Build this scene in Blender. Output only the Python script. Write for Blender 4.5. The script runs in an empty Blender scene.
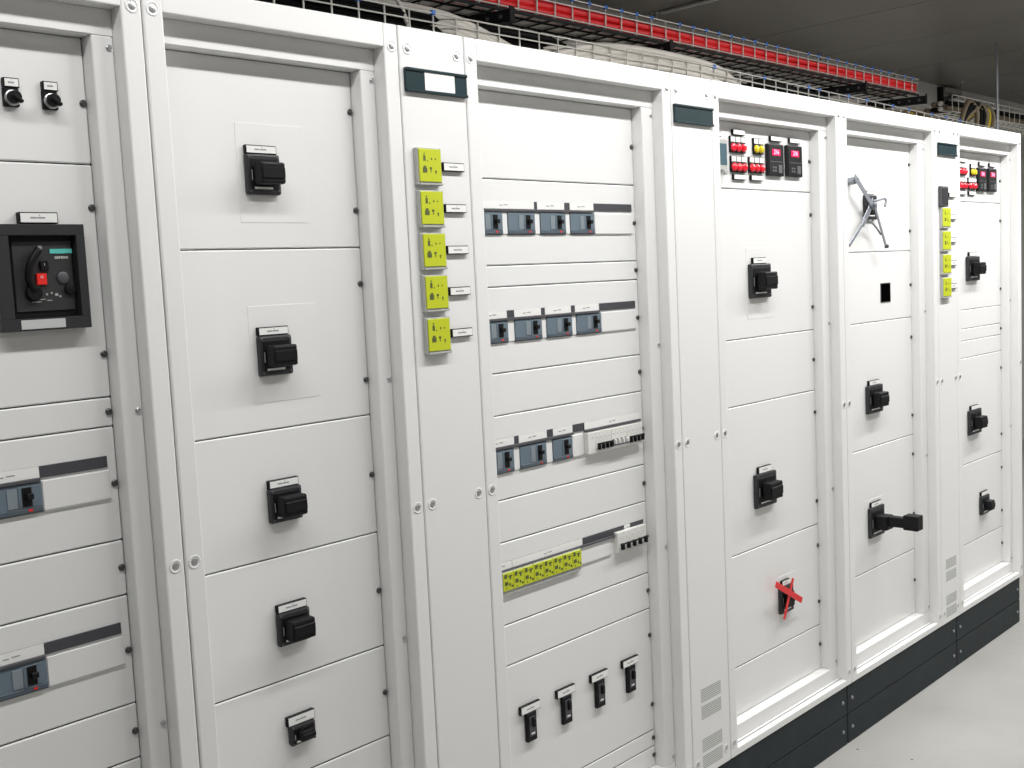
import bpy, bmesh, math, random
from mathutils import Vector, Matrix
random.seed(4)
S = bpy.context.scene
COL = S.collection

# ------------------------------------------------------------------ camera
cam = bpy.data.cameras.new('camera')
cam.sensor_width = 36.0
cam.lens = 1094.92 / 1024 * 36.0
cam.clip_start = 0.02
cam_o = bpy.data.objects.new('camera', cam)
COL.objects.link(cam_o)
RT, UP, FW = Vector((0.6913, -0.7209, -0.0481)), Vector((0.1009, 0.0304, 0.9944)), Vector((0.7155, 0.6923, -0.0938))
m = Matrix.Identity(4)
for i in range(3):
    m[i][0], m[i][1], m[i][2] = RT[i], UP[i], -FW[i]
m.translation = Vector((0.0, -1.7578, 1.6634))
cam_o.matrix_world = m
S.camera = cam_o

# ------------------------------------------------------------------ light
w = bpy.data.worlds.new('world'); S.world = w; w.use_nodes = True
w.node_tree.nodes['Background'].inputs[0].default_value = (.8, .85, .9, 1)
w.node_tree.nodes['Background'].inputs[1].default_value = 0.2
ZC, YW = 3.0, 1.78            # ceiling height, back wall
def lamp(x, y, watts, lx=1.5, ly=.12):
    l = bpy.data.lights.new('tube_and_fill_light', 'AREA'); l.shape = 'RECTANGLE'
    l.size, l.size_y, l.energy = lx, ly, watts
    l.color = (1.0, .99, .975)
    o = bpy.data.objects.new('tube_and_fill_light', l); COL.objects.link(o)
    o.location = (x, y, ZC - .06)
for x, p in ((.4, 17), (2.2, 26), (4.0, 36), (5.8, 42), (7.6, 42)):  # leftmost one added to brighten the left cabinets
    lamp(x, -.80, p)
for x, p in ((.9, 6), (3.4, 7), (5.6, 7), (7.8, 7)):  # unseen second row, added as fill for the lower and shaded parts
    lamp(x, -3.0, p)
S.view_settings.view_transform = 'Standard'
S.view_settings.look = 'None'
S.view_settings.gamma = 1
S.view_settings.use_curve_mapping = False
S.view_settings.exposure = 0.30
S.cycles.use_denoising = True

# ------------------------------------------------------------------ materials
MAT = {}
def mat(name, col, rough=.5, metal=0.0, bump=0.0, bscale=300, var=0.0, vscale=6, emit=None, estr=0, coat=0, spec=.5):
    if name in MAT: return MAT[name]
    M = bpy.data.materials.new(name); M.use_nodes = True
    nt = M.node_tree; b = nt.nodes['Principled BSDF']
    b.inputs['Base Color'].default_value = (*col, 1)
    b.inputs['Roughness'].default_value = rough
    b.inputs['Metallic'].default_value = metal
    b.inputs['Specular IOR Level'].default_value = spec
    b.inputs['Coat Weight'].default_value = coat
    tc = nt.nodes.new('ShaderNodeTexCoord')
    if var:
        n = nt.nodes.new('ShaderNodeTexNoise'); n.inputs['Scale'].default_value = vscale; n.inputs['Detail'].default_value = 5
        r = nt.nodes.new('ShaderNodeValToRGB')
        r.color_ramp.elements[0].position = .3; r.color_ramp.elements[1].position = .7
        r.color_ramp.elements[0].color = (*[c * (1 - var) for c in col], 1)
        r.color_ramp.elements[1].color = (*[min(1, c * (1 + var)) for c in col], 1)
        nt.links.new(tc.outputs['Object'], n.inputs['Vector']); nt.links.new(n.outputs[0], r.inputs[0])
        nt.links.new(r.outputs[0], b.inputs['Base Color'])
    if bump:
        n2 = nt.nodes.new('ShaderNodeTexNoise'); n2.inputs['Scale'].default_value = bscale
        bp = nt.nodes.new('ShaderNodeBump'); bp.inputs['Strength'].default_value = bump; bp.inputs['Distance'].default_value = .001
        nt.links.new(tc.outputs['Object'], n2.inputs['Vector']); nt.links.new(n2.outputs[0], bp.inputs['Height'])
        nt.links.new(bp.outputs[0], b.inputs['Normal'])
    if emit:
        b.inputs['Emission Color'].default_value = (*emit, 1); b.inputs['Emission Strength'].default_value = estr
    MAT[name] = M
    return M
WHITE = mat('powder_coat', (.80, .80, .792), .42, bump=.05, bscale=900)
PANEL = mat('powder_coat_panel', (.785, .785, .777), .45, bump=.06, bscale=900)
DARKGAP = mat('cabinet_inside', (.05, .05, .055), .7)
PLINTH = mat('slate_paint', (.018, .025, .028), .55, spec=.2, bump=.1, bscale=500, var=.12, vscale=14)
BLACK = mat('black_plastic', (.006, .006, .007), .5, spec=.22)
BEZEL = mat('charcoal_plastic', (.028, .029, .032), .45, spec=.35)
DGREY = mat('dark_grey_plastic', (.075, .075, .085), .5)
STRIP = mat('dark_label_holder', (.055, .056, .066), .5)
MCCB = mat('blue_grey_plastic', (.13, .175, .215), .45)
MCCB_D = mat('deep_blue_grey_plastic', (.075, .10, .125), .5)
MCCB_L = mat('pale_blue_grey_plastic', (.22, .26, .29), .45)
TAG = mat('white_label', (.86, .86, .84), .4)
PRINT = mat('grey_print', (.30, .30, .31), .6)
STEEL = mat('zinc_steel', (.55, .56, .57), .34, 1.0)
WIREM = mat('galvanised_wire', (.78, .77, .72), .45, .25)
SCREW = mat('dark_screw', (.10, .10, .10), .4, .8)
YEL = mat('acid_yellow_plastic', (.54, .60, .018), .4)
YDK = mat('yellow_face_print', (.09, .11, .03), .5)
LGREY = mat('light_grey_plastic', (.42, .43, .41), .45)
MCBW = mat('white_plastic', (.74, .74, .71), .4)
RED = mat('red_lens', (.74, .004, .022), .10, coat=.6, emit=(1, .005, .04), estr=.10)
LYEL = mat('yellow_lens', (.72, .58, .01), .18, coat=.6)
REDB = mat('red_button', (.8, .02, .015), .4)
TAPE = mat('red_tape', (.72, .012, .015), .35)
TEAL = mat('teal_print', (.10, .52, .46), .5)
SLATE = mat('slate_name_strip', (.010, .030, .036), .3, spec=.4)
LCD = mat('lcd_blue_grey', (.07, .13, .16), .25)
DISP = mat('lit_display', (.25, .0, .03), .3, emit=(1, .0, .10), estr=.75)
DIG = mat('lit_digits', (.9, .5, .6), .3, emit=(1, .40, .62), estr=1.1)
METER = mat('meter_black', (.010, .010, .011), .5, spec=.25)
LINK = mat('dull_steel', (.29, .31, .345), .48, .55)
KEY = mat('grey_keypad', (.10, .10, .105), .5)
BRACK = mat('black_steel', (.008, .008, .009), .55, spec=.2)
REDC = mat('red_cable', (.86, .026, .032), .42)
BLKC = mat('black_cable', (.004, .004, .004), .6, spec=.12)
GRYC = mat('pale_grey_cable', (.70, .665, .61), .5)
BRNC = mat('brown_cable', (.17, .135, .085), .5)
GRNC = mat('green_cable', (.02, .09, .06), .5)
YELC = mat('yellow_cable', (.62, .47, .02), .45)
BLUE = mat('blue_cap', (.015, .16, .62), .4)
HOLE = mat('empty_cutout', (.0015, .0015, .0015), .9, spec=.0)
GREEN_EDGE = mat('door_edge_gasket', (.10, .10, .11), .6)

# ------------------------------------------------------------------ mesh helpers
CACHE = {}
def link(name, me, parent, loc, org=None, rot=None):
    o = bpy.data.objects.new(name, me); COL.objects.link(o)
    l = Vector(loc)
    if parent is not None:
        o.parent = parent
        l = l - ORG[parent.name]
    o.location = l
    if rot: o.rotation_euler = rot
    ORG[o.name] = Vector(loc)
    return o
ORG = {}
def finish(bm, key, mt, smooth=False):
    me = bpy.data.meshes.new(str(key[0])); bm.to_mesh(me); bm.free()
    me.materials.append(mt)
    if smooth:
        for p in me.polygons: p.use_smooth = True
    CACHE[key] = me
    return me
def box(name, x0, x1, y0, y1, z0, z1, mt, parent=None, bev=0.0, seg=1, rot=None):
    sx, sy, sz = x1 - x0, y1 - y0, z1 - z0
    key = ('box', round(sx, 4), round(sy, 4), round(sz, 4), mt.name, bev, seg)
    me = CACHE.get(key)
    if me is None:
        bm = bmesh.new(); bmesh.ops.create_cube(bm, size=1)
        bmesh.ops.scale(bm, vec=(sx, sy, sz), verts=bm.verts)
        if bev:
            bmesh.ops.bevel(bm, geom=bm.edges[:], offset=min(bev, .45 * min(sx, sy, sz)), segments=seg, affect='EDGES', profile=.5)
        me = finish(bm, key, mt)
    return link(name, me, parent, ((x0 + x1) / 2, (y0 + y1) / 2, (z0 + z1) / 2), rot=rot)
def cbox(name, c, s, mt, parent=None, bev=0.0, rot=None, seg=1):
    return box(name, c[0] - s[0] / 2, c[0] + s[0] / 2, c[1] - s[1] / 2, c[1] + s[1] / 2, c[2] - s[2] / 2, c[2] + s[2] / 2, mt, parent, bev, seg, rot)
def lathe(name, c, prof, mt, parent=None, seg=16, axis='y', rot=None):
    """prof: (radius, height) pairs; height runs towards the viewer (-y) or up (z)"""
    key = ('lathe', tuple(prof), mt.name, seg, axis)
    me = CACHE.get(key)
    if me is None:
        bm = bmesh.new(); rings = []
        for r, h in prof:
            ring = []
            for k in range(seg):
                a = 2 * math.pi * k / seg
                u, v = r * math.cos(a), r * math.sin(a)
                ring.append(bm.verts.new((u, -h, v) if axis == 'y' else (u, v, h)))
            rings.append(ring)
        for a, b in zip(rings, rings[1:]):
            for k in range(seg):
                bm.faces.new((a[k], a[(k + 1) % seg], b[(k + 1) % seg], b[k]))
        bm.faces.new(rings[-1]); bm.faces.new(rings[0][::-1])
        bmesh.ops.recalc_face_normals(bm, faces=bm.faces)
        me = finish(bm, key, mt)
        for p in me.polygons: p.use_smooth = len(p.vertices) == 4
        if hasattr(me, 'set_sharp_from_angle'): me.set_sharp_from_angle(angle=math.radians(40))
    return link(name, me, parent, c, rot=rot)
def tube_bm(bm, pts, r, seg=8, cap=True):
    pts = [Vector(p) for p in pts]; rings = []; prev = None
    for i, p in enumerate(pts):
        t = (pts[min(i + 1, len(pts) - 1)] - pts[max(i - 1, 0)]).normalized()
        if prev is None:
            n = t.orthogonal().normalized()
        else:
            n = (prev - t * prev.dot(t)).normalized()
        prev = n; b = t.cross(n)
        rings.append([bm.verts.new(p + r * (math.cos(2 * math.pi * k / seg) * n + math.sin(2 * math.pi * k / seg) * b)) for k in range(seg)])
    for a, b in zip(rings, rings[1:]):
        for k in range(seg):
            bm.faces.new((a[k], a[(k + 1) % seg], b[(k + 1) % seg], b[k]))
    if cap: bm.faces.new(rings[0][::-1]); bm.faces.new(rings[-1])
def tube(name, pts, r, mt, parent=None, seg=8, key=None, at=None):
    """pts local to `at` when a cache key is given, else absolute"""
    if key is not None and (key, mt.name) in CACHE:
        return link(name, CACHE[(key, mt.name)], parent, at)
    at = Vector(at) if at is not None else Vector(pts[0])
    bm = bmesh.new(); tube_bm(bm, pts if key is not None else [Vector(p) - at for p in pts], r, seg)
    bmesh.ops.recalc_face_normals(bm, faces=bm.faces)
    me = finish(bm, (key or ('tube', name, len(CACHE)), mt.name), mt, True)
    return link(name, me, parent, at)
def spline(pts, n=8):
    P = [Vector(p) for p in pts]; P = [2 * P[0] - P[1]] + P + [2 * P[-1] - P[-2]]; out = []
    for i in range(1, len(P) - 2):
        for k in range(n):
            t = k / n
            out.append(.5 * ((2 * P[i]) + (-P[i - 1] + P[i + 1]) * t + (2 * P[i - 1] - 5 * P[i] + 4 * P[i + 1] - P[i + 2]) * t * t + (-P[i - 1] + 3 * P[i] - 3 * P[i + 1] + P[i + 2]) * t ** 3))
    out.append(P[-2]); return out
def marks(name, c, rects, y, mt, parent, th=.0006):
    """small raised print: rects (dx, dz, w, h) around c, joined in one mesh"""
    key = ('marks', tuple(rects), mt.name)
    me = CACHE.get(key)
    if me is None:
        bm = bmesh.new()
        for dx, dz, ww, hh in rects:
            g = bmesh.ops.create_cube(bm, size=1)
            bmesh.ops.scale(bm, vec=(ww, th, hh), verts=g['verts'])
            bmesh.ops.translate(bm, vec=(dx, 0, dz), verts=g['verts'])
        me = finish(bm, key, mt)
    return link(name, me, parent, (c[0], y, c[1]))
def text(name, s, c, size, y, mt, parent):
    key = ('text', s, size, mt.name)
    me = CACHE.get(key)
    if me is None:
        cu = bpy.data.curves.new('t', 'FONT'); cu.body = s; cu.size = size; cu.align_x = 'CENTER'; cu.align_y = 'CENTER'; cu.extrude = .0003
        o = bpy.data.objects.new('t', cu); COL.objects.link(o)
        dg = bpy.context.evaluated_depsgraph_get()
        me = bpy.data.meshes.new_from_object(o.evaluated_get(dg))
        bpy.data.objects.remove(o); bpy.data.curves.remove(cu)
        me.materials.clear(); me.materials.append(mt); CACHE[key] = me
    return link(name, me, parent, (c[0], y, c[1]), rot=(math.pi / 2, 0, 0))
def tag(o, label, cat, group=None):
    o['label'] = label; o['category'] = cat
    if group: o['group'] = group
    return o
def thing(name, label, cat, loc, group=None):
    o = bpy.data.objects.new(name, None); COL.objects.link(o); o.location = loc
    o.empty_display_size = .05
    ORG[o.name] = Vector(loc)
    return tag(o, label, cat, group)
def struct(o):
    o['kind'] = 'structure'; return o

# ------------------------------------------------------------------ the room
X0R, X1R, YF = -2.2, 11.6, -3.9
floor_m = bpy.data.materials.new('concrete_floor'); floor_m.use_nodes = True
nt = floor_m.node_tree; b = nt.nodes['Principled BSDF']; b.inputs['Roughness'].default_value = .55
tc = nt.nodes.new('ShaderNodeTexCoord')
n1 = nt.nodes.new('ShaderNodeTexNoise'); n1.inputs['Scale'].default_value = 2.2; n1.inputs['Detail'].default_value = 8; n1.inputs['Roughness'].default_value = .65
r1 = nt.nodes.new('ShaderNodeValToRGB')
r1.color_ramp.elements[0].position = .3; r1.color_ramp.elements[0].color = (.33, .325, .31, 1)
r1.color_ramp.elements[1].position = .7; r1.color_ramp.elements[1].color = (.40, .395, .375, 1)
v1 = nt.nodes.new('ShaderNodeTexVoronoi'); v1.inputs['Scale'].default_value = 7.0
cr = nt.nodes.new('ShaderNodeValToRGB'); cr.color_ramp.interpolation = 'CONSTANT'
cr.color_ramp.elements[0].color = (.15, .14, .13, 1); cr.color_ramp.elements[1].position = .035; cr.color_ramp.elements[1].color = (1, 1, 1, 1)
mx = nt.nodes.new('ShaderNodeMix'); mx.data_type = 'RGBA'; mx.blend_type = 'MULTIPLY'; mx.inputs[0].default_value = 1
nt.links.new(tc.outputs['Object'], n1.inputs['Vector']); nt.links.new(n1.outputs[0], r1.inputs[0])
nt.links.new(tc.outputs['Object'], v1.inputs['Vector']); nt.links.new(v1.outputs['Distance'], cr.inputs[0])
nt.links.new(r1.outputs[0], mx.inputs[6]); nt.links.new(cr.outputs[0], mx.inputs[7]); nt.links.new(mx.outputs[2], b.inputs['Base Color'])
WALLM = mat('wall_paint', (.74, .72, .68), .7, bump=.1, bscale=120, var=.03, vscale=3)
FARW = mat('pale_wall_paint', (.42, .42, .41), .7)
CEIL = mat('ceiling_sheet', (.17, .16, .145), .33, bump=.05, bscale=40, var=.10, vscale=2)
struct(box('floor', X0R, X1R, YF, YW, -.1, 0, floor_m))
struct(box('wall_back', X0R, X1R, YW, YW + .1, 0, ZC + .1, WALLM))
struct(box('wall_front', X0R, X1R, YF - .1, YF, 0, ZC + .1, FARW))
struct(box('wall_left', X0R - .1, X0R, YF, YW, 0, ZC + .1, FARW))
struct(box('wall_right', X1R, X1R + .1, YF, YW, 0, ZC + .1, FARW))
ceil = struct(box('ceiling', X0R, X1R, YF, YW, ZC + .02, ZC + .1, DARKGAP))
SEAMS = [X0R, -1.0, 0, .95, 1.9, 2.84, 3.78, 4.72, 5.75, 6.62, 7.6, 8.53, 9.5, 10.5, X1R]
for a, c in zip(SEAMS, SEAMS[1:]):
    box('ceiling_panel', a + .003, c - .003, YF, YW - .004, ZC, ZC + .018, CEIL, ceil, .003)

# ------------------------------------------------------------------ cabinets
B = [.19, .9592, 1.5269, 1.7159, 2.4851, 2.6796, 3.4494, 4.2151, 4.3985, 5.1167]
ZB, ZT = .21, 2.2
PW, D1, YP = .037, .034, .067     # post width, first step, cover plane
INNER = {0: .077, 1: .0755, 3: .087, 5: .0905, 6: .092, 8: .064}   # right inner edge from the gap
ZRAIL, ZIN = 2.152, 2.107                     # undersides of front and inner top rails
ZS1, ZS2 = .232, .278                         # tops of front and inner sills
def dimple_screw(x, z, parent, y=0.0):
    s = lathe('screw', (x, y + .0002, z), [(.0125, 0), (.0125, .0008), (.0108, .0016), (.0092, .0008)], WHITE, parent, 16)
    lathe('screw_head', (x, y + .0002, z), [(.007, 0), (.007, .0012), (.0055, .0018)], STEEL, s, 12)
def small_screw(x, z, parent):
    lathe('screw', (x, YP + .0002, z), [(.0062, 0), (.0062, .0028), (.0045, .0042)], SCREW, parent, 10)
def cabinet(i, label, zs, screws, jamb=True, lscrew=True):
    xa, xb = B[i] + .0016, B[i + 1] - .0016
    INN = INNER[i]
    t = thing('switchgear_cabinet', label, 'cabinet', ((xa + xb) / 2, .3, ZB), 'switchgear cabinets in the row')
    box('body', xa, xb, YP + .014, .62, ZB, ZT, WHITE, t)
    box('backing', xa + .002, xb - .002, YP + .006, YP + .014, ZB + .02, ZT - .02, DARKGAP, t)
    pl = box('post', xa, xa + PW, 0, YP + .006, ZB, ZT, WHITE, t, .003, 2)
    pr = box('post', xb - PW, xb, 0, YP + .006, ZB, ZT, WHITE, t, .003, 2)
    box('top_rail', xa + PW, xb - PW, .0004, YP + .006, ZRAIL, ZT, WHITE, t, .002, 2)
    sl = box('sill', xa + PW, xb - PW, .0006, YP + .006, ZB, ZS1, WHITE, t, .002, 2)
    box('sealing_strip', xa + PW, xb - PW, D1 - .013, D1 - .011, ZS1 - .0003, ZS1 + .0012, GREEN_EDGE, sl)
    # inner frame
    box('inner_top_rail', xa + PW, xb - PW, D1, YP + .006, ZIN, ZRAIL, WHITE, t, .0015)
    box('inner_sill', xa + PW, xb - PW, D1, YP + .006, ZS1, ZS2, WHITE, t, .002)
    for s, x0, x1 in ((1, xb - INN, xb - PW),):
        jf = box('inner_post', x0 + .0008, x1 - .0008, D1, YP + .006, ZS2, ZIN, WHITE, t, .002)
        if s:
            for z in (2.088, 1.47, .906, .297):
                lathe('screw', (x1 - .010, D1 + .0002, z), [(.005, 0), (.005, .003), (.0035, .0042)], STEEL, jf, 10)
    for a, c in zip(zs, zs[1:]):
        p = box('cover_panel', xa + PW + .0008, xb - INN - .0005, YP, YP + .0055, a + .0011, c - .0011, PANEL, t, .0022)
        for z in screws:
            if a < z < c:
                small_screw(xb - INN - .0072, z, p)
    for z in (2.155, 1.190, .2545):
        dimple_screw(xa + PW / 2 - .0015, z, pl); dimple_screw(xb - PW / 2 + .0015, z, pr)
    return t
c1 = cabinet(0, 'leftmost white cabinet with the large framed main breaker, partly out of view',
    [ZS2, .50, .70, .844, .9455, 1.143, 1.2425, 1.4445, 1.496, 1.895, ZIN], [.4, .6, .77, .8948, 1.0439, 1.1936, 1.3444, 1.4706, 1.5712, 1.8219, 1.9971])
c2 = cabinet(1, 'white cabinet with a single column of five black lever switches',
    [ZS2, .44, .6895, .8913, 1.141, 1.395, 1.7477, ZIN], [.36, .56, .7883, 1.0145, 1.2675, 1.4705, 1.6726, 1.8245, 2.0256])
c3 = cabinet(3, 'white cabinet with three rows of blue-grey breakers across its covers',
    [ZS2, .335, .3825, .7336, .8355, 1.038, 1.141, 1.3446, 1.4454, 1.65, 1.7006, 1.9031, ZIN],
    [.31, .3604, .458, .6584, .786, .9389, 1.0894, 1.2429, 1.3988, 1.547, 1.6762, 1.8028, 2.0054])
c4 = cabinet(5, 'white cabinet with two lever switches above a switch crossed by red tape',
    [ZS2, .4336, .7862, 1.2463, 1.4508, 1.907, ZIN], [.3648, .5159, .7129, .8672, 1.1724, 1.3503, 1.5278, 1.8333, 2.0085])
c5 = cabinet(6, 'white cabinet with a steel linkage at the top and a small square cutout',
    [ZS2, .5366, .9919, 1.4499, 1.7043, ZIN], [.4131, .68, .9157, 1.0686, 1.3733, 1.5745, 1.7797, 2.0301])
c6 = cabinet(8, 'white end cabinet farthest right, with three stepped lever switches below indicator lamps',
    [ZS2, .4438, .7917, 1.2458, 1.3188, 1.3698, 1.4497, 1.8998, ZIN], [.3681, .5187, .7171, .8694, 1.1699, 1.3467, 1.5234, 1.8235, 1.9974])

def column(i, label, vents):
    xa, xb = B[i] + .0016, B[i + 1] - .0016
    t = thing('narrow_cabinet', label, 'cabinet', ((xa + xb) / 2, .3, ZB), 'narrow closed columns in the row')
    box('body', xa, xb, .022, .62, ZB, ZT, WHITE, t)
    p = box('cover_panel', xa, xb, 0, .022, ZB, ZT, WHITE, t, .0025, 2)
    for z in (2.155, 1.190, .2545):
        dimple_screw(xa + .0225, z, p); dimple_screw(xb - .0225, z, p)
    if vents:
        for zc in (.450, .3995, .302, .2525):
            for k in range(7):
                z = zc + (k - 3) * .0058
                cbox('vent_slot', ((xa + xb) / 2 + .002, -.0001, z), (.101, .0008, .0034), LGREY, p)
    return t
column(2, 'narrow white column with five yellow relays beside the five-switch cabinet', True)
column(4, 'plain narrow white column with a blank dark name strip', True)
column(7, 'narrow white column with four yellow relays and a black device, near the right end', True)

# name strips
def name_strip(x0, x1, z0, z1, label, white=None):
    t = thing('name_strip', label, 'name plate', ((x0 + x1) / 2, 0, z0), 'dark name strips on the columns')
    box('holder', x0, x1, -.006, .0004, z0, z1, SLATE, t, .0012)
    box('lip', x0, x1, -.0095, -.0055, z1 - .006, z1, SLATE, t, .001)
    box('lip', x0, x1, -.0095, -.0055, z0, z0 + .006, SLATE, t, .001)
    if white:
        box('paper_insert', white[0], white[1], -.0072, -.0055, z0 + .006, z1 - .006, TAG, t)
name_strip(1.5372, 1.7145, 2.066, 2.1155, 'dark slate name strip with a white paper insert', (1.590, 1.676))
name_strip(2.492, 2.678, 2.068, 2.118, 'blank dark slate name strip on the plain narrow column')
name_strip(4.2175, 4.395, 2.065, 2.112, 'small blank dark name strip on the column near the right end')

# ------------------------------------------------------------------ device builders (mounted on cover plane y)
def tag_plate(cx, cz, ww, hh, parent, y, th=.010, ink=True, name='tag'):
    h = box(name, cx - ww / 2, cx + ww / 2, y - th, y + .0005, cz - hh / 2, cz + hh / 2, BLACK, parent, .0008)
    ins = box('paper_insert', cx - ww / 2 + .0022, cx + ww / 2 - .0018, y - th - .0006, y - th + .0004, cz - hh / 2 + .0018, cz + hh / 2 - .0018, TAG, h)
    if ink:
        marks('print', (cx, cz), [(-.14 * ww, 0, .16 * ww, .0026), (.06 * ww, 0, .2 * ww, .0026), (.02 * ww, .004, .03 * ww, .0016)], y - th - .0007, PRINT, ins, .0003)
    return h
def lever_switch(cx, cz, ww, hh, label, hw=None, hh2=None, out=.034, tagdz=None, tagw=None, plate=None, tagh=.0165, long=False, group='black lever switches on the cabinets', y=YP, ink=True):
    t = thing('lever_switch', label, 'switch', (cx, y, cz - hh / 2), group)
    tw = tagw or ww * .92
    if plate:
        box('mask_plate', plate[0], plate[1], y - .0007, y + .0004, plate[2], plate[3], PANEL, t, .0004)
    bz = box('bezel', cx - ww / 2, cx + ww / 2, y - .013, y + .0004, cz - hh / 2, cz + hh / 2, BEZEL, t, .004, 2)
    # raised rim around the black recess
    rw, rh = ww * .40, hh * .37
    box('recess', cx - rw, cx + rw, y - .0145, y - .0128, cz - rh, cz + rh, BLACK, bz, .0005)
    cbox('position_mark', (cx - .05 * ww, y - .0146, cz - rh + .0022), (rw * 1.35, .0012, .0042), TAG, bz)
    cbox('position_mark', (cx - rw + .0018, y - .0146, cz - .002), (.002, .0012, rh * .7), PRINT, bz)
    for sx in (-1, 1):
        for sz in (-1, 1):
            lathe('corner_screw', (cx + sx * ww * .42, y - .0128, cz + sz * hh * .42), [(.0028, 0), (.0028, .001), (.002, .0014)], DGREY, bz, 8)
    hw = hw or ww * .62; hh2 = hh2 or hh * .53
    if not long:
        lathe('shaft', (cx, y - .013, cz), [(.018 * ww / .075, 0), (.018 * ww / .075, .008)], BLACK, t, 20)
        h = box('handle', cx - hw / 2, cx + hw / 2, y - .013 - out, y - .018, cz - hh2 / 2, cz + hh2 / 2, BLACK, t, .004, 2)
        box('handle_grip', cx - hw * .46, cx + hw * .46, y - .0155 - out, y - .013 - out, cz - hh2 * .25, cz + hh2 * .25, BLACK, h, .0012)
    else:
        box('handle', cx - .03, cx + .03, y - .060, y - .012, cz - .026, cz + .026, BLACK, t, .004, 2)
        box('extension', cx - .018, cx + .018, y - .120, y - .058, cz - .011, cz + .025, BLACK, t, .003)
        box('grip', cx - .024, cx + .024, y - .174, y - .118, cz - .016, cz + .038, BLACK, t, .004, 2)
    tag_plate(cx - .001 if tagdz is None else cx + tagdz, cz + hh / 2 + tagh / 2 + .0005, tw, tagh, t, y, .009, ink)
    return t
E5 = 'of the five in the leftmost full cabinet'
P1 = (1.166, 1.323, 1.798, 1.987)
for k, (cz, lab) in enumerate(((1.8895, 'topmost black lever switch ' + E5), (1.541, 'second black lever switch from the top ' + E5),
                               (1.2455, 'third black lever switch from the top ' + E5), (.9965, 'fourth black lever switch from the top ' + E5))):
    dz = cz - 1.8895
    lever_switch(1.2170, cz, .0755, (.077, .078, .068, .067)[k], lab, hw=.055, hh2=.041, out=.032,
                 plate=(1.166, 1.323, 1.798 + dz, 1.987 + dz) if k < 2 else None)
lever_switch(1.2205, .7755, .060, .040, 'small black lever switch at the bottom of the five-switch column', hw=.034, hh2=.020, out=.018, tagw=.066, tagh=.020)
lever_switch(3.0126, 1.626, .120, .106, 'upper black lever switch in the cabinet with red tape', hw=.074, hh2=.054, out=.036, tagw=.077, tagh=.019, plate=(2.945, 3.11, 1.508, 1.729))
lever_switch(3.0122, .966, .122, .108, 'middle black lever switch, directly above the red-taped switch', hw=.074, hh2=.054, out=.036, tagw=.077, tagh=.021)
lever_switch(3.782, 1.169, .120, .102, 'black lever switch below the square cutout', hw=.072, hh2=.052, out=.034, tagw=.083, tagh=.018)
lever_switch(3.781, .714, .115, .112, 'black lever switch with a long pulled-out handle', tagw=.083, tagh=.018, long=True, plate=(3.70, 3.85, .60, .80))
lever_switch(4.717, 1.621, .128, .102, 'upper of three black lever switches in the far right cabinet', hw=.072, hh2=.050, out=.036, tagw=.08, tagh=.018, ink=False)
lever_switch(4.722, .966, .130, .106, 'middle of three black lever switches in the far right cabinet', hw=.072, hh2=.050, out=.036, tagw=.08, tagh=.018, ink=False)
lever_switch(4.825, .586, .090, .083, 'smallest and lowest lever switch in the far right cabinet', hw=.050, hh2=.042, out=.030, tagw=.075, tagh=.018, ink=False)

# red-taped switch
t = lever_switch(3.122, .583, .080, .090, 'small black switch crossed by two strips of red tape', hw=.05, hh2=.05, out=.012, tagw=.05, tagh=.018, plate=(3.08, 3.20, .50, .66))
def strip_bar(name, a, c, width, th, mt, parent, y):
    a, c = Vector((a[0], y, a[1])), Vector((c[0], y, c[1])); d = c - a
    ang = math.atan2(d.z, d.x)
    return cbox(name, (a + c) / 2, (d.length, th, width), mt, parent, .0008, rot=(0, -ang, 0))
strip_bar('tape', (3.020, .659), (3.184, .565), .020, .0015, TAPE, t, .037)
strip_bar('tape', (3.134, .652), (3.071, .529), .014, .0015, TAPE, t, .0395)

# empty square cutout
t = thing('panel_cutout', 'small empty square black cutout below the steel linkage', 'cutout', (3.898, YP, 1.52), None)
box('opening', 3.862, 3.936, YP - .0012, YP + .0005, 1.520, 1.586, HOLE, t)
for a in ((3.859, 3.939, 1.5175, 1.5203), (3.859, 3.939, 1.5857, 1.5885), (3.859, 3.8623, 1.5175, 1.5885), (3.9357, 3.939, 1.5175, 1.5885)):
    box('edge', a[0], a[1], YP - .002, YP + .0004, a[2], a[3], BEZEL, t)

# steel linkage on cabinet 5
t = lever_switch(3.775, 1.864, .088, .088, 'black switch hidden behind the crossed steel bars', hw=.03, hh2=.03, out=.004, tagw=.06, tagh=.014, ink=False)
t = thing('steel_linkage', 'bent steel bars crossed like an open compass over a black switch', 'linkage', (3.70, .03, 1.72))
lathe('pivot_bolt', (3.628, YP, 1.953), [(.013, 0), (.013, .024), (.009, .024), (.009, .036)], LINK, t, 14)
strip_bar('bar', (3.600, 1.968), (3.748, 1.858), .020, .003, LINK, t, .032)
strip_bar('bar', (3.742, 1.866), (3.826, 1.724), .013, .003, LINK, t, .028)
strip_bar('bar', (3.752, 1.886), (3.662, 1.800), .024, .003, LINK, t, .036)
strip_bar('bar', (3.680, 1.818), (3.555, 1.728), .012, .003, LINK, t, .033)
tube('brace', spline([(3.72, .036, 1.815), (3.765, .036, 1.792), (3.80, .034, 1.765)], 5), .0035, LINK, t)
tube('hook', spline([(3.745, .034, 1.884), (3.775, .026, 1.888), (3.803, .020, 1.893), (3.812, .018, 1.884), (3.803, .018, 1.864)], 5), .004, LINK, t)
lathe('joint_bolt', (3.740, .036, 1.872), [(.008, 0), (.008, .014), (.005, .016)], LINK, t, 12)
lathe('foot_bolt', (3.826, .030, 1.722), [(.007, 0), (.007, .010), (.005, .012)], SCREW, t, 10)

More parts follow.
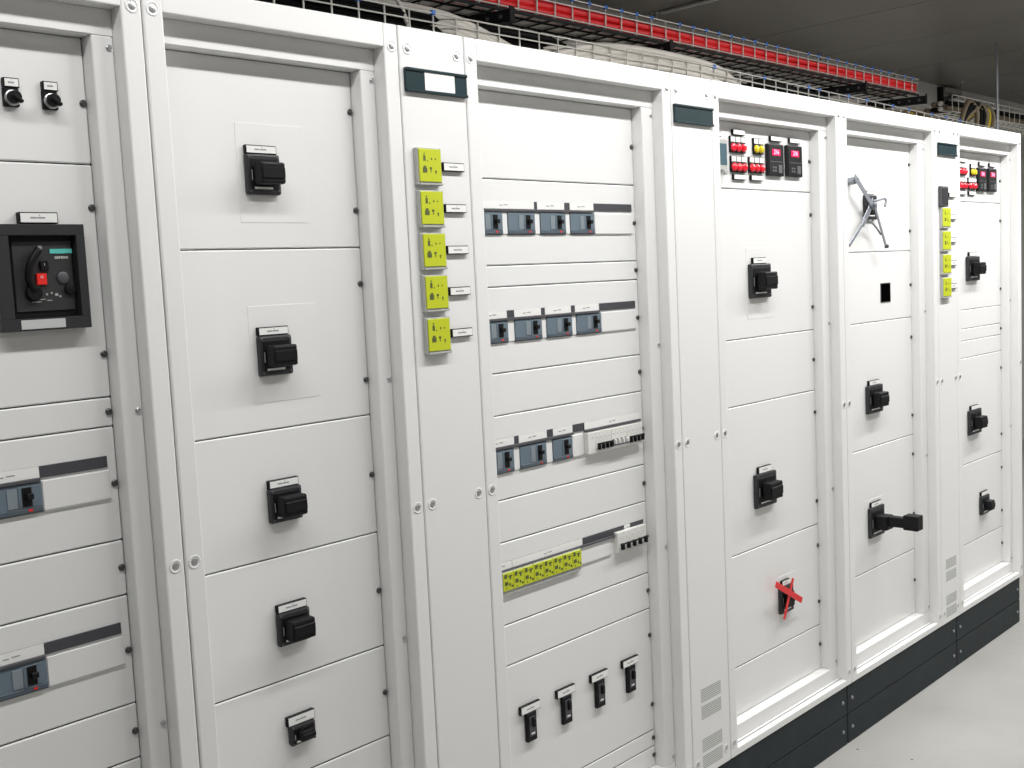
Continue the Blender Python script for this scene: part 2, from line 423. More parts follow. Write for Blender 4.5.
# ------------------------------------------------------------------ main breaker and selector knobs (leftmost cabinet)
t = thing('main_breaker', 'large framed black main breaker with a red button', 'breaker', (.772, YP, 1.6195))
fx0, fx1, fz0, fz1, fy = .698, .8465, 1.6195, 1.7925, .045
fr = box('frame', fx0, fx1, fy, YP + .0004, fz0, .6395 + 1.0, BEZEL, t, .0006)
box('frame', fx0, fx1, fy, YP + .0004, 1.7745, fz1, BEZEL, t, .0006)
box('frame', fx0, .7205, fy, YP + .0004, 1.6395, 1.7745, BEZEL, t, .0006)
box('frame', .8315, fx1, fy, YP + .0004, 1.6395, 1.7745, BEZEL, t, .0006)
face = box('face', .7200, .8320, .060, YP + .0004, 1.6390, 1.7750, BLACK, t)
box('inset_face', .7285, .8275, .0575, .0605, 1.650, 1.766, mat('breaker_face', (.028, .029, .03), .45), t, .0015)
box('brand_stripe', .7905, .8275, .0562, .058, 1.745, 1.7525, TEAL, t)
text('lettering', 'SIEMENS', (.809, 1.7378), .0062, .0568, TAG, t)
box('off_button', .7635, .7805, .0525, .058, 1.6935, 1.7125, REDB, t, .001)
text('lettering', 'O', (.772, 1.7065), .006, .0522, TAG, t)
box('on_button', .7715, .7855, .0535, .058, 1.7165, 1.733, BLACK, t, .001)
text('lettering', 'I', (.7785, 1.727), .006, .0532, TAG, t)
tube('charging_lever', spline([(.7575, .052, 1.684), (.7480, .047, 1.705), (.7520, .044, 1.730), (.7680, .045, 1.752)], 6), .006, BLACK, t, 10)
lathe('lever_hub', (.757, .058, 1.681), [(.013, 0), (.013, .008), (.011, .010)], BLACK, t, 20)
lathe('key_lock', (.8185, .058, 1.685), [(.009, 0), (.009, .006), (.006, .007)], BLACK, t, 16)
lathe('push_button', (.8090, .058, 1.7045), [(.010, 0), (.010, .003), (.008, .0045)], DGREY, t, 16)
lathe('lever_tip', (.769, .050, 1.754), [(.004, 0), (.004, .006)], STEEL, t, 10)
marks('scale_marks', (.792, 1.676), [(-.02, -.006, .010, .0015), (-.012, .002, .003, .003), (-.004, .004, .003, .003), (.004, .001, .005, .004), (.010, -.002, .003, .003), (-.03, -.010, .016, .0015), (-.008, -.008, .008, .0015)], .0572, LGREY, t)
box('sticker', .729, .8015, .0443, .0453, 1.6225, 1.6375, mat('grey_sticker', (.52, .53, .53), .5), t)
tag_plate(.7765, 1.8035, .064, .0185, t, YP, .012)
def knob(cx, lab):
    t = thing('selector_knob', lab, 'switch', (cx, YP, 1.981), 'black selector knobs on the leftmost cabinet')
    bz = box('plate', cx - .0125, cx + .0125, YP - .008, YP + .0004, 1.9815, 2.0120, BLACK, t, .0015)
    tag_plate(cx + .001, 2.0195, .0255, .0155, t, YP, .009)
    lathe('ring', (cx + .001, YP - .008, 1.9950), [(.0128, 0), (.0128, .004), (.0110, .005)], STEEL, t, 24)
    lathe('dial', (cx + .001, YP - .012, 1.9955), [(.0107, 0), (.0102, .010), (.0085, .012)], BLACK, t, 24)
    cbox('pointer', (cx + .003, YP - .024, 1.9925), (.019, .008, .006), BLACK, t, .0015, rot=(0, math.radians(35), 0))
knob(.7515, 'black selector knob at the left image edge above the main breaker')
knob(.8150, 'black selector knob nearer the cabinet post above the main breaker')

# ------------------------------------------------------------------ moulded breakers
def breaker(x0, x1, z0, z1, label, group, two=True):
    cx = (x0 + x1) / 2
    t = thing('circuit_breaker', label, 'breaker', (cx, YP, z0), group)
    box('surround', x0 - .0018, x1 + .0006, YP - .0016, YP + .0004, z0 - .002, z1 + .0006, DGREY, t)
    box('body', x0, x1, YP - .0042, YP + .0004, z0, z1, MCCB, t, .001)
    box('terminal_cover', x0 + .001, x1 - .001, YP - .0058, YP - .0035, z0 + .0005, z0 + .009, MCCB_D, t, .0008)
    sx = x1 - .034
    if two:
        box('rating_plate', x1 - .058, x1 - .041, YP - .0054, YP - .0035, z0 + .011, z1 - .006, MCCB_L, t, .0005)
    box('toggle_plate', sx - .006, x1 - .003, YP - .0054, YP - .0035, z0 + .010, z1 - .004, MCCB, t, .0005)
    box('toggle_slot', sx, sx + .016, YP - .0062, YP - .005, z0 + .012, z1 - .006, BLACK, t)
    cbox('toggle', (sx + .0105, YP - .010, (z0 + z1) / 2 + .004), (.012, .010, .010), BLACK, t, .0015)
    cbox('trip_button', (x1 - .022, YP - .0060, z0 + .005), (.007, .0010, .0035), REDB, t)
    return t
def label_strip(x0, x1, z0, z1, whites, lab, lip=True):
    t = thing('label_strip', lab, 'label strip', ((x0 + x1) / 2, YP, z0), 'label strips above the breaker rows')
    h = box('holder', x0, x1, YP - .0025, YP + .0004, z0, z1, STRIP, t, .0005)
    box('lip', x0, whites[-1][1], YP - .007, YP + .0004, z0 - .0045, z0 + .001, DGREY, t, .0005)
    for a, c in whites:
        p = box('paper_insert', a, c, YP - .0034, YP - .0022, z0 + .0015, z1, TAG, t)
        marks('print', ((a + c) / 2, (z0 + z1) / 2), [(-.012, 0, .010, .002), (.004, .001, .014, .002)], YP - .0036, PRINT, p, .0003)
    return t
def blank(x0, x1, z0, z1, lab):
    t = thing('blanking_plate', lab, 'cover plate', ((x0 + x1) / 2, YP, z0), 'blanking plates in the breaker rows')
    box('plate', x0, x1, YP - .0022, YP + .0004, z0, z1, PANEL, t, .0008)
    box('lower_edge', x0, x1, YP - .0032, YP + .0003, z0 - .002, z0, LGREY, t)
ORD = ['leftmost', 'second from left', 'third from left', 'fourth from left']
for row, z0, z1, xs, nm, s0, s1 in (
    ('top', 1.7745, 1.8255, [(1.782, 1.8765), (1.8955, 1.990), (2.010, 2.1045), (2.1228, 2.2178)], 'top', 1.8325, 1.852),
    ('mid', 1.519, 1.569, [(1.784, 1.8780), (1.9022, 1.998), (2.0165, 2.1125), (2.1305, 2.2290)], 'middle', 1.5745, 1.5935),
    ('low', 1.207, 1.262, [(1.783, 1.8770), (1.8990, 1.994), (2.0190, 2.0935)], 'lowest', 1.2695, 1.2895)):
    for k, (a, c) in enumerate(xs):
        breaker(a, c, z0, z1, f'blue-grey circuit breaker, {ORD[k]} in the {nm} breaker row', 'blue-grey breakers in three rows', two=not (row == 'low' and k == 2))
        if k < len(xs) - 1:
            tag(box('spacer_plate', c + .0012, xs[k + 1][0] - .0012, YP - .0022, YP + .0004, z0, z1, PANEL, None, .0006),
                f'narrow white spacer right of the {ORD[k]} breaker in the {nm} row', 'cover plate', 'spacers between breakers')
    if row == 'low':
        label_strip(1.774, 2.1405, s0, s1, [(1.782, 1.880), (1.897, 1.998), (2.022, 2.096)], 'dark label strip over the lowest breaker row, left of the miniature breakers')
        blank(2.0955, 2.139, z0, z1, 'small blank plate left of the white miniature breakers')
    else:
        wl = [(1.782, 1.989), (2.001, 2.101), (2.123, 2.216)] if row == 'top' else [(1.782, 1.876), (1.902, 1.997), (2.012, 2.110), (2.126, 2.222)]
        label_strip(1.774, 2.3785, s0, s1, wl, f'label strip with white inserts over the {nm} breaker row')
        blank(xs[-1][1] + .003, 2.377, z0, z1, f'blank white plate ending the {nm} breaker row')
# leftmost cabinet breakers
for z0, z1, x0, x1, nm in ((1.3195, 1.369, .640, .7455, 'upper'), (1.0215, 1.0715, .622, .7275, 'lower')):
    breaker(x0, x1, z0, z1, f'{nm} blue-grey breaker at the left image edge below the main breaker', 'breakers in the leftmost cabinet')
    label_strip(x0, .8625, z1 + .0055, z1 + .0255, [(x0 + .002, x1 - .002)], f'{nm} dark label strip in the leftmost cabinet')
    blank(x1 + .002, .8645, z0, z1, f'{nm} blank white plate in the leftmost cabinet')

# miniature breakers
def mcb(x0, x1, z0, z1, label, poles, tmat, down=False):
    t = thing('miniature_breaker', label, 'breaker', ((x0 + x1) / 2, YP, z0), 'white miniature breakers')
    yf = .052; pw = (x1 - x0) / poles
    for k in range(poles):
        a = x0 + k * pw
        p = box('pole', a + .0001, a + pw - .0001, yf, YP + .0004, z0, z1, MCBW, t, .0006)
        cbox('toggle_slot', (a + pw / 2, yf - .0003, z0 + .017), (pw * .62, .001, .018), MCBW if tmat is BLACK else BLACK, p)
        cbox('toggle', (a + pw * .62, yf - .004, z0 + .0165), (pw * .34, .010, .017), tmat, p, .001)
        cbox('indicator', (a + pw / 2, yf - .0003, z1 - .016), (.003, .0008, .002), PRINT, p)
    cbox('toggle_bar', ((x0 + x1) / 2, yf - .008, z0 + (.012 if tmat is MCBW else .024)), (x1 - x0 - .004, .004, .0045), tmat if tmat is BLACK else DGREY, t, .001)
z0, z1 = 1.207, 1.2625
box_h = [(2.1425, 2.171, None), (2.1715, 2.2385, BLACK), (2.239, 2.306, MCBW), (2.3065, 2.3735, BLACK)]
mcb(2.1715, 2.2385, z0, z1, 'white four-pole miniature breaker with black toggles, left of three', 4, BLACK)
mcb(2.2392, 2.3062, z0, z1, 'white four-pole miniature breaker with white toggles, middle of three', 4, MCBW)
mcb(2.3069, 2.3739, z0, z1, 'white four-pole miniature breaker with black toggles, right of three', 4, BLACK)
t = thing('terminal_module', 'white blank module beside the miniature breakers', 'module', (2.156, YP, z0))
box('body', 2.1425, 2.1712, .052, YP + .0004, z0, z1, MCBW, t, .0006)
cbox('indicator', (2.160, .0517, z1 - .014), (.004, .0008, .002), PRINT, t)
label_strip(2.1425, 2.381, 1.2695, 1.2895, [(2.144, 2.379)], 'long white label strip over the miniature breakers')

# yellow terminal relays, row four
z0, z1 = .9225, .9665
label_strip(1.774, 2.378, .972, .9905, [(1.783, 1.852), (1.8535, 2.116), (2.292, 2.3165)], 'label strip over the row of small yellow relays')
pw = .0362
for k in range(1, 9):
    a = 1.776 + k * pw
    t = thing('small_relay', f'small yellow relay, {["hidden first", "first", "second", "third", "fourth", "fifth", "sixth", "seventh", "eighth"][k]} from left in the yellow row', 'relay', (a + pw / 2, YP, z0), 'small yellow relays in a row')
    box('base', a + .0003, a + pw - .0003, .059, YP + .0004, z0 - .012, z1 + .002, LGREY, t, .0008)
    box('yellow_face', a + .0004, a + pw - .0004, .0558, .0593, z0, z1, YEL, t, .001)
    marks('face_print', (a + pw / 2, (z0 + z1) / 2), [(-.010, .014, .009, .010), (.006, .013, .014, .003), (.006, .008, .005, .007), (-.008, -.004, .011, .009), (.004, -.008, .005, .006), (.012, -.013, .006, .005), (-.008, -.016, .003, .003)], .0556, YDK, t)
blank(2.1050, 2.230, .9225, .9665, 'blank white plate right of the yellow relay row')
mcb(2.2475, 2.3745, .9235, .979, 'white residual-current breaker ending the yellow relay row', 5, BLACK)

# four small vertical switches at the bottom of cabinet 3
for k, x in enumerate((1.889, 2.0235, 2.1585, 2.292)):
    t = thing('rocker_switch', f'small upright black switch, {ORD[k]} of four near the floor', 'switch', (x, YP, .525), 'small upright switches')
    bz = box('bezel', x - .0175, x + .0175, YP - .010, YP + .0004, .5265, .600, BLACK, t, .0015)
    box('window', x - .010, x + .011, YP - .0112, YP - .0098, .540, .590, DGREY, bz)
    cbox('lever', (x + .003, YP - .014, .575), (.011, .010, .024), BLACK, t, .002)
    cbox('position_mark', (x + .001, YP - .0115, .5465), (.012, .001, .004), TAG, bz)
    tag_plate(x - .001, .6110, .071, .021, t, YP, .009)

# ------------------------------------------------------------------ yellow relays on narrow columns
def relay(cx, cz, ww, hh, label, group, ink=True):
    t = thing('monitoring_relay', label, 'relay', (cx, 0, cz - hh / 2), group)
    box('housing', cx - ww / 2, cx + ww / 2, -.011, .0004, cz - hh / 2, cz + hh / 2, LGREY, t, .0015)
    box('yellow_face', cx - ww / 2 + .004, cx + ww / 2 - .003, -.0135, -.0105, cz - hh / 2 + .007, cz + hh / 2 - .003, YEL, t, .001)
    box('lower_rail', cx - ww / 2 + .004, cx + ww / 2 - .001, -.0145, -.0105, cz - hh / 2 + .0005, cz - hh / 2 + .0045, LGREY, t, .0006)
    if ink:
        marks('face_print', (cx, cz), [(-.016, .017, .006, .011), (-.016, .026, .0025, .004), (-.008, .012, .002, .003), (.004, .016, .003, .004), (.015, .016, .0025, .003), (-.016, -.008, .012, .010), (-.016, -.001, .007, .004), (.001, -.004, .006, .005), (.001, -.010, .002, .004), (.015, -.010, .004, .004), (.015, -.014, .002, .003)], -.0137, YDK, t)
    return t
def side_tag(cx, cz, ww, hh, label, group):
    t = thing('name_plate', label, 'name plate', (cx, 0, cz - hh / 2), group)
    tag_plate(cx, cz, ww, hh, t, 0, .008)
for k, (z, nm) in enumerate(((1.9125, 'topmost'), (1.8235, 'second'), (1.734, 'third'), (1.6445, 'fourth'), (1.5535, 'lowest'))):
    relay(1.5865, z, .070, .079, f'square yellow relay, {nm} of five stacked on the left narrow column', 'five yellow relays')
    side_tag(1.6600, z + .002, .063, .0185, f'white name plate right of the {nm} of the five yellow relays', 'name plates beside the five relays')
for k, (z, nm) in enumerate(((1.825, 'topmost'), (1.7357, 'second'), (1.6455, 'third'), (1.555, 'lowest'))):
    relay(4.272, z, .081, .080, f'yellow relay, {nm} of four on the narrow column near the right end', 'four yellow relays')
    side_tag(4.3475, z + .004, .067, .0195, f'white name plate right of the {nm} of the four far yellow relays', 'name plates beside the four relays')
t = thing('control_unit', 'small upright black device above the four far yellow relays', 'device', (4.258, 0, 1.868))
box('housing', 4.222, 4.292, -.013, .0004, 1.868, 1.947, DGREY, t, .004, 2)
box('front', 4.228, 4.286, -.0145, -.0125, 1.876, 1.940, BEZEL, t, .001)
side_tag(4.343, 1.914, .067, .0175, 'white name plate right of the small black device', 'name plates beside the four relays')

# ------------------------------------------------------------------ indicator lamps and meters
def indicator(cx, cz, lens, colour, label, group):
    t = thing('indicator_lamp', label, 'lamp', (cx, YP, cz - .016), group)
    box('bezel', cx - .0140, cx + .0140, YP - .007, YP + .0004, cz - .0150, cz + .0335, BLACK, t, .001)
    box('name_plate', cx - .0120, cx + .0120, YP - .0078, YP - .0065, cz + .0165, cz + .0315, TAG, t)
    lathe('lens', (cx, YP - .007, cz), [(.0126, 0), (.0126, .002), (.0115, .0050), (.0085, .0072), (.0045, .0082)], lens, t, 16)
def lamp_group(cx, cz, n, lens, colour, where, group):
    for k in range(n):
        nm = {3: ('left', 'middle', 'right'), 2: ('left', 'right')}[n][k]
        indicator(cx + (k - (n - 1) / 2) * .0285, cz, lens, colour, f'{colour} indicator lamp, {nm} of {where}', group)
def plate(cx, cz, ww, hh, lab, ink=False):
    t = thing('name_plate', lab, 'name plate', (cx, YP, cz - hh / 2), 'white name plates by lamps and meters')
    tag_plate(cx, cz, ww, hh, t, YP, .008, ink)
def meter(cx, cz, lab, grp, shown):
    t = thing('panel_meter', lab, 'meter', (cx, YP, cz - .048), grp)
    box('bezel', cx - .048, cx + .048, YP - .012, YP + .0004, cz - .048, cz + .0515, METER, t, .003, 2)
    f = box('face', cx - .043, cx + .043, YP - .0132, YP - .0115, cz - .043, cz + .0465, BLACK, t, .0005)
    box('display', cx - .026, cx + .023, YP - .0142, YP - .0128, cz + .015, cz + .035, DISP, t, .0004)
    text('digits', shown, (cx - .0015, cz + .0252), .020, YP - .0146, DIG, t)
    for k in range(4):
        cbox('key', (cx - .022 + (k % 2) * .014, YP - .0138, cz - .022 - (k // 2) * .010), (.010, .0015, .006), KEY, f)
    cbox('key', (cx + .021, YP - .0138, cz - .026), (.022, .0015, .026), KEY, f, .0006)
    cbox('divider', (cx, YP - .0136, cz - .004), (.076, .0008, .0018), KEY, f)
for dx, dz, cab in ((.0145, 0, 'near'), (1.717, -.0065, 'far')):
    where = 'the red-taped cabinet' if cab == 'near' else 'the far right cabinet'
    g = f'indicator lamps on {where}'
    off = 0 if cab == 'near' else .004
    lamp_group(2.8955 + dx + off, 2.0300 + dz, 3, RED, 'red', f'the upper red trio on {where}', g)
    lamp_group(3.0120 + dx + off, 2.0310 + dz, 2, LYEL, 'yellow', f'the yellow pair on {where}', g)
    lamp_group(2.8970 + dx + off, 1.9718 + dz, 3, RED, 'red', f'the lower left red trio on {where}', g)
    lamp_group(2.9985 + dx + off, 1.9732 + dz, 3, RED, 'red', f'the lower right red trio on {where}', g)
    plate(2.9000 + dx, 2.0755 + dz, .066, .0165, f'white name plate above the upper red lamps on {where}')
    plate(2.9000 + dx, 1.9425 + dz, .070, .0165, f'white name plate under the lower left red lamps on {where}')
    plate(2.9985 + dx, 1.9430 + dz, .070, .0165, f'white name plate under the lower right red lamps on {where}')
    plate(3.1175 + dx - off, 2.0690 + dz, .070, .0165, f'white name plate above the left meter on {where}')
    plate(3.2345 + dx - off * 2, 2.0690 + dz, .069, .0165, f'white name plate above the right meter on {where}')
    meter(3.1060 + dx - off, 2.0005 + dz, f'black meter with red digits, left of two on {where}', 'black digital meters', '216')
    meter(3.2235 + dx - off * 2, 2.0015 + dz, f'black meter with red digits, right of two on {where}', 'black digital meters', '216')
t = thing('display_unit', 'grey unit with a blue-grey screen beside the red lamps, half hidden by the post', 'display', (2.79, YP, 1.949))
box('housing', 2.752, 2.8345, .050, YP + .0004, 1.957, 2.049, LGREY, t, .003)
box('screen', 2.758, 2.829, .0488, .0505, 1.973, 2.036, LCD, t, .001)
lathe('knob', (2.812, .050, 1.953), [(.009, 0), (.009, .008), (.007, .010)], LGREY, t, 14)
plate(2.785, 2.0640, .066, .0150, 'white name plate above the half hidden grey screen')

# ------------------------------------------------------------------ plinths
PX = [-.38, .568, 1.518, 2.468, 3.418, 4.368, 5.088]
PN = ['under the leftmost cabinet', 'under the five-switch cabinet', 'under the cabinet with breaker rows', 'under the red-taped cabinet', 'under the steel-linkage cabinet', 'under the far right cabinet']
for a, c, nm in zip(PX, PX[1:], PN):
    t = thing('plinth', f'dark slate two-board plinth {nm}', 'plinth', ((a + c) / 2, .3, 0), 'dark plinths under the cabinets')
    box('core', a + .004, c - .004, .022, .60, 0, ZB - .001, PLINTH, t)
    for z0, z1 in ((.001, .1045), (.1065, ZB - .002)):
        bd = box('board', a + .0025, c - .0025, .004, .022, z0, z1, PLINTH, t, .0018)
        for x in (a + .034, c - .034):
            lathe('bolt', (x, .0042, (z0 + z1) / 2), [(.0065, 0), (.0065, .003), (.0045, .0050), (.002, .0054)], LINK, bd, 12)

# ------------------------------------------------------------------ wire trays above
def zA(x):
    return 2.521 if x < 3.9 else 2.521 - (x - 3.9) * .0155
def wire_tray(name, label, xs, xe, yf, wid, zt, hgt, capfn, longs, mt=WIREM, rc=.0036):
    t = thing(name, label, 'cable tray', ((xs + xe) / 2, yf, zt(xs) - hgt), 'wire mesh cable trays')
    r = .0028
    U = [(0, 0, 0), (0, 0, -hgt), (0, wid, -hgt), (0, wid, 0)]
    n = int((xe - xs) / .1)
    for k in range(n + 1):
        x = xs + k * .1
        wv = tube('cross_wire', U, rc, mt, t, 6, key=('U', name, hgt, wid), at=(x, yf, zt(x)))
        if capfn(k):
            cbox('end_cap', (x, yf, zt(x) + .002), (.017, .014, .014), BLUE, wv, .002)
    pts = [xs, xe] if zt(xs) == zt(xe) else [xs, 3.9, xe]
    for dy, dz in longs:
        tube('long_wire', [(x, yf + dy, zt(x) + dz) for x in pts], r, mt, t, 5)
    return t
LA = [(-.003, 0), (-.003, -.030), (-.003, -.060), (.2, 0), (.2, -.05), (.05, -.1), (.1, -.1), (.15, -.1), (0, -.1)]
wire_tray('wire_tray', 'long wire tray of black and grey cables just above the cabinet tops', .635, 7.45, .87, .2, zA, .10, lambda k: k in {15, 18, 34, 38, 42, 43, 46, 48, 51, 53, 56, 58, 60}, LA)
LR = [(-.003, 0), (-.003, -.024), (-.003, -.076), (.2, 0), (.2, -.024), (.05, -.079), (.1, -.079), (.15, -.079)]
wire_tray('wire_tray', 'upper wire tray filled with red cables and tipped with blue caps', 1.078, 6.36, 1.0, .2, lambda x: 2.712, .078, lambda k: k % 11 != 6, LR, WIREM, .0042)
LC = [(-.003, 0), (-.003, -.030), (-.003, -.105), (.3, 0), (.05, -.108), (.1, -.108), (.2, -.108)]
wire_tray('wire_tray', 'separate silver wire tray crowded with cables at the far right', 7.15, 9.75, 1.12, .3, lambda x: 2.712, .11, lambda k: False, LC)

t = thing('shade_ladder', 'added black ladder standing in for shade under the red cable tray', 'added shade', (3.7, 1.1, 2.60))  # added dark ladder hides the floor wires, imitating the tray's shaded underside
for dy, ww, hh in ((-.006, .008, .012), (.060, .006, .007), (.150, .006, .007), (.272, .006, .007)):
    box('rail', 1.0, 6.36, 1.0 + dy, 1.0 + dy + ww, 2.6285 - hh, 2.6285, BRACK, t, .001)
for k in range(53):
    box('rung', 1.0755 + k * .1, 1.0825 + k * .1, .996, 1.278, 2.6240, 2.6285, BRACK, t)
# red cables
for k, (y, z) in enumerate(((1.019, 2.6505), (1.0195, 2.6775), (1.033, 2.6840), (1.046, 2.650), (1.058, 2.672), (1.073, 2.650))):
    pts = []
    for i in range(27):
        x = .9 + i * .21
        pts.append((x if x < 6.36 else 6.36, y + .001 * math.sin(i * 1.3 + k), z + .0015 * math.sin(i * .9 + 2 * k)))
    nm = ['front bottom', 'front middle', 'front top', 'second-row bottom', 'second-row top', 'rearmost'][k]
    tag(tube('red_cable', spline(pts, 3), .0140, REDC, None, 8), f'long red cable, {nm} one in the upper tray', 'cable', 'red cables in the upper tray')

# black cables along the lower tray
NB = ['front lower', 'second lower', 'third lower', 'rear lower', 'front middle', 'second middle', 'third middle', 'rear middle', 'front top', 'second top']
for k in range(10):
    y = .917 + (k % 4) * .040; zz = -.078 + (k // 4) * .036
    pts = [(x * .35 + .6, y + .004 * math.sin(x * 1.7 + k * 2), zA(x * .35 + .6) + zz + .003 * math.sin(x + 3 * k)) for x in range(20)]
    if k > 7:
        pts = [(p[0], p[1], p[2] if p[0] < 3.05 else p[2] - min(.1, (p[0] - 3.05) * .25)) for p in pts[:10]]
    tag(tube('black_cable', spline(pts, 3), .019, BLKC, None, 8), f'thick black cable in the lower tray, {NB[k]} one', 'cable', 'black cables in the lower tray')
tag(tube('black_cable', spline([(4.32, .92, 2.45), (4.45, .90, 2.497), (4.75, .90, 2.49), (5.0, .90, 2.475), (5.15, .91, 2.43)], 5), .020, BLKC, None, 8), 'short black cable humped in the lower tray above the red-taped cabinet', 'cable', 'black cables in the lower tray')
# pale cables, first bunch (over the narrow relay column) and second bunch
def cable(pts, r, mt, lab, grp, nm='cable'):
    tag(tube(nm, spline(pts, 6), r, mt, None, 8), lab, 'cable', grp)
G1 = ['top', 'second', 'third', 'lowest']
for k in range(4):
    z = 2.520 - .017 * k
    cable([(2.30, 1.02, z + .050), (2.42, .955, z + .036), (2.53, .892, z + .008), (2.68, .886, z - .026), (2.86, .890, z - .075)], .0125, GRYC,
          f'pale grey cable, {G1[k]} of the bunch dipping into the tray beside the first black bracket', 'first bunch of pale cables', 'pale_cable')
for k in range(6):
    z = 2.532 - .0195 * (k % 4) + (.008 if k > 3 else 0); y = .886 + .026 * (k // 4) + .002 * (k % 3)
    e = 4.22 + .05 * (k % 3)
    cable([(3.02 - .02 * k, y, z - .075), (3.22, y, z - .022), (3.50, y + .006, z + .006), (3.85, y, z + .005), (e - .14, y, z - .010), (e, y + .02, z - .045), (e + .1, y + .05, z - .09)], .0145, GRYC,
          f'pale grey cable over the plain narrow column, {["topmost", "second", "third", "lowest", "rear upper", "rear lower"][k]} of its bunch', 'second bunch of pale cables', 'pale_cable')
for k in range(2):
    cable([(2.00 + .05 * k, 1.02, 2.60), (2.20 + .05 * k, .96, 2.545), (2.40 + .05 * k, .92, 2.49), (2.55, .91, 2.44)], .009, GRNC, f'dark green cable slanting into the tray above the left narrow column, {"front" if k else "rear"} one', 'dark green cables', 'green_cable')
cable([(2.36, .90, 2.43), (2.345, .90, 2.50), (2.33, .92, 2.56), (2.30, 1.0, 2.66)], .007, GRYC, 'single pale cable rising upright behind the left narrow column', 'single pale cables', 'pale_cable')
# brown cables and loops at the right
for k in range(4):
    y = .905 + .03 * k
    cable([(4.95 + .1 * k, y, zA(5) - .06), (5.3 + .1 * k, y, zA(5.3) - .030), (5.7, y + .005, zA(5.7) - .022 - .004 * k), (6.1, y, zA(6.1) - .02), (6.5, y + .01, zA(6.5) - .03), (6.9, y, zA(6.9) - .05)], .015, BRNC,
          f'brown cable lying in the lower tray over the steel-linkage cabinet, {["front", "second", "third", "rear"][k]} one', 'brown cables in the tray', 'brown_cable')
for k in range(6):
    dx, r = .055 * k, .014
    zt = 2.625 - .003 * k
    r = .009 if k == 4 else .015
    mt = YELC if k == 4 else (BLKC if k in (1, 2) else BRNC)
    sx = .30 + dx
    cable([(6.46 + sx * .8, .90 + .012 * k, 2.42), (6.50 + sx * .85, .90 + .012 * k, 2.52), (6.545 + sx, .91, zt - .03), (6.60 + sx, .915, zt - .006), (6.675 + sx, .91, zt - .028), (6.72 + sx * .93, .905, 2.54), (6.71 + sx * .8, .90, 2.42)], r, mt,
          f'{["brown", "black", "black", "brown", "yellow", "brown"][k]} cable looped above the right end of the tray, {["leftmost", "second", "third", "fourth", "fifth", "rightmost"][k]} loop', 'cables looped at the right end', 'looped_cable')
for k in range(5):
    y = .93 + .02 * k
    cable([(5.95 + .07 * k, y, 2.42), (6.02 + .08 * k, y, 2.485), (6.12 + .08 * k, y, 2.512 - .004 * k), (6.26 + .07 * k, y, 2.50), (6.45 + .06 * k, y, 2.475), (6.7, y, 2.45)], .013, [BRNC, YELC, BLKC, YELC, BLKC][k],
          f'{["brown", "yellow", "black", "yellow", "black"][k]} cable arching out of the tray left of the loops, {G1[k] if k < 4 else "rearmost"} one', 'low cable arches', 'arched_cable')
FN = ['front low', 'second low', 'third low', 'fourth low', 'fifth low', 'rear low', 'front high', 'second high', 'third high']
for k in range(9):
    y = 1.15 + .045 * (k % 6); dz = .034 * (k // 6)
    c9 = ('brown', 'pale', 'black', 'brown', 'pale', 'black', 'black', 'pale', 'brown')[k]
    cable([(7.14, y, 2.632 + dz), (7.5, y + .01, 2.640 + dz + .008 * (k % 3)), (8.1, y, 2.634 + dz), (8.8, y + .01, 2.645 + dz), (9.7, y, 2.634 + dz)], .016, {'brown': BRNC, 'pale': GRYC, 'black': BLKC}[c9],
          f'{c9} cable in the far right silver tray, {FN[k]} one', 'cables in the far tray', 'tray_cable')
t = thing('ceiling_streak', 'thin pale streak running along the ceiling above the red cables', 'conduit', (4.72, 1.60, ZC - .012))  # white tube drawn as a pale line along this ceiling seam
t['kind'] = 'thing'
tube('pale_tube', [(4.72, 1.62, ZC - .012), (4.72, -2.5, ZC - .012)], .009, TAG, t)
for y in (1.3, .3, -.7):
    cbox('clip', (4.72, y, ZC - .008), (.034, .018, .016), STEEL, t, .002)
# grey boxes of cable ties hanging under the tray: skipped, the mesh floor shows instead

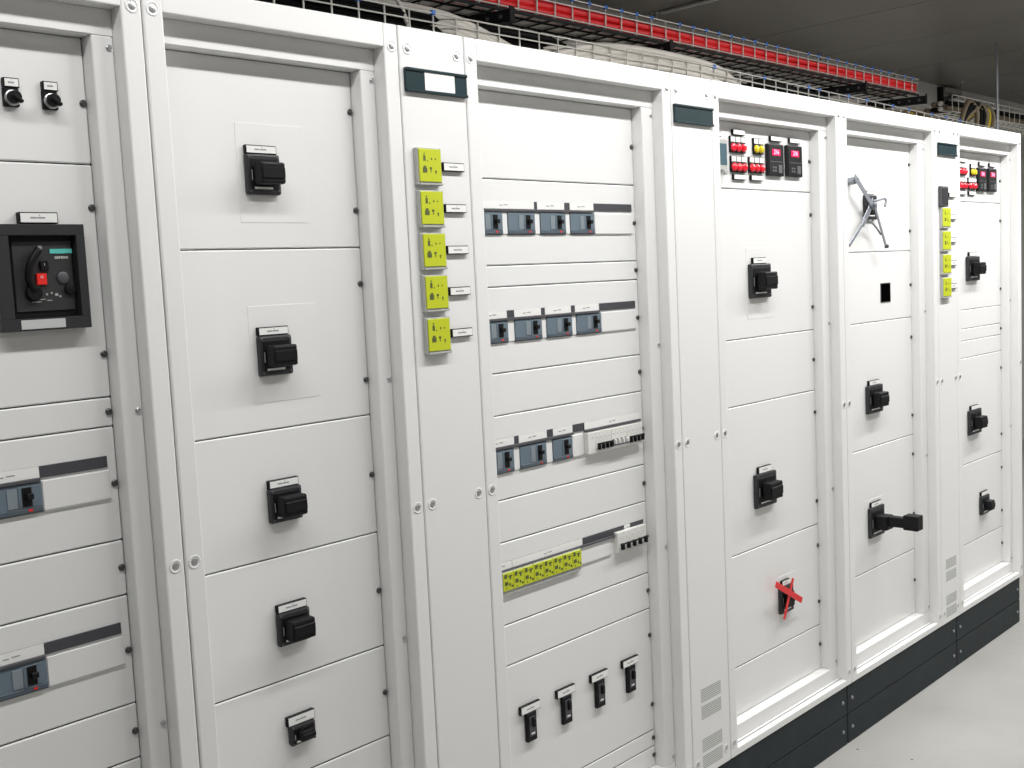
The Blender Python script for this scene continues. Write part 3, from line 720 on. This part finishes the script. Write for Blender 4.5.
# brackets carrying the upper tray
for k, (x, nm) in enumerate(((2.855, 'leftmost perforated black bracket under the red cables'), (3.805, 'perforated black bracket above the plain narrow column'), (5.55, 'perforated black bracket above the red-taped cabinet, mostly in shade'), (6.30, 'perforated black bracket at the end of the red cable tray'))):
    y0, L, ang = .93, .862, .24
    t = thing('tray_bracket', nm, 'bracket', (x, y0, 2.565), 'black cantilever brackets')
    t.rotation_euler = (0, 0, ang)
    box('channel_web', x - .002, x + .002, y0, y0 + L, 2.565, 2.606, BRACK, t)
    box('channel_flange', x - .002, x + .038, y0, y0 + L, 2.602, 2.606, BRACK, t)
    box('channel_flange', x - .002, x + .038, y0, y0 + L, 2.564, 2.568, BRACK, t)
    box('end_lip', x - .003, x + .032, y0 - .004, y0 + .001, 2.563, 2.618, BRACK, t, .001)
    box('wall_plate', x - .04, x + .08, y0 + L - .004, y0 + L + .004, 2.48, 2.69, BRACK, t, .002, rot=(0, 0, -ang))
    for j in range(13):
        lathe('slot', (x - .0018, y0 + .035 + j * .055, 2.5845), [(.008, 0), (.008, .0006)], DGREY, t, 8, rot=(0, 0, -math.pi / 2))

# ceiling anchors and hanging rod
for k, (x, y) in enumerate(((4.722, 1.66), (5.788, 1.72), (6.53, 1.70), (7.60, 1.71), (8.53, 1.60))):
    t = thing('anchor_bolt', f'tiny steel anchor on the ceiling above the upper tray, {["leftmost", "second", "third", "fourth", "rightmost"][k]} of five', 'anchor', (x, y, ZC), 'ceiling anchors')
    lathe('plate', (x, y, ZC - .006), [(.022, 0), (.022, .007)], STEEL, t, 12, axis='z')
    lathe('stud', (x, y, ZC - .045), [(.008, 0), (.008, .041)], STEEL, t, 10, axis='z')
t = thing('threaded_rod', 'thin steel rod hanging from the ceiling above the far right cabinet', 'rod', (7.20, .86, 2.44))
lathe('rod', (7.205, .86, 2.44), [(.0065, 0), (.0065, ZC - 2.44)], LINK, t, 8, axis='z')
lathe('nut', (7.205, .86, ZC - .03), [(.013, 0), (.013, .012)], LINK, t, 6, axis='z')
lathe('nut', (7.205, .86, 2.468), [(.013, 0), (.013, .012)], LINK, t, 6, axis='z')
t = thing('support_bracket', 'dark folded wall bracket between the red tray end and the cable loops', 'bracket', (8.3, YW, 2.72))
box('upright', 8.50, 8.53, YW - .04, YW, 2.70, 2.985, BRACK, t, .003)
box('head_plate', 8.55, 8.86, YW - .05, YW, 2.950, 2.985, LGREY, t, .002)
strip_bar('gusset', (8.54, 2.885), (8.86, 2.960), .028, .03, DGREY, t, YW - .03)
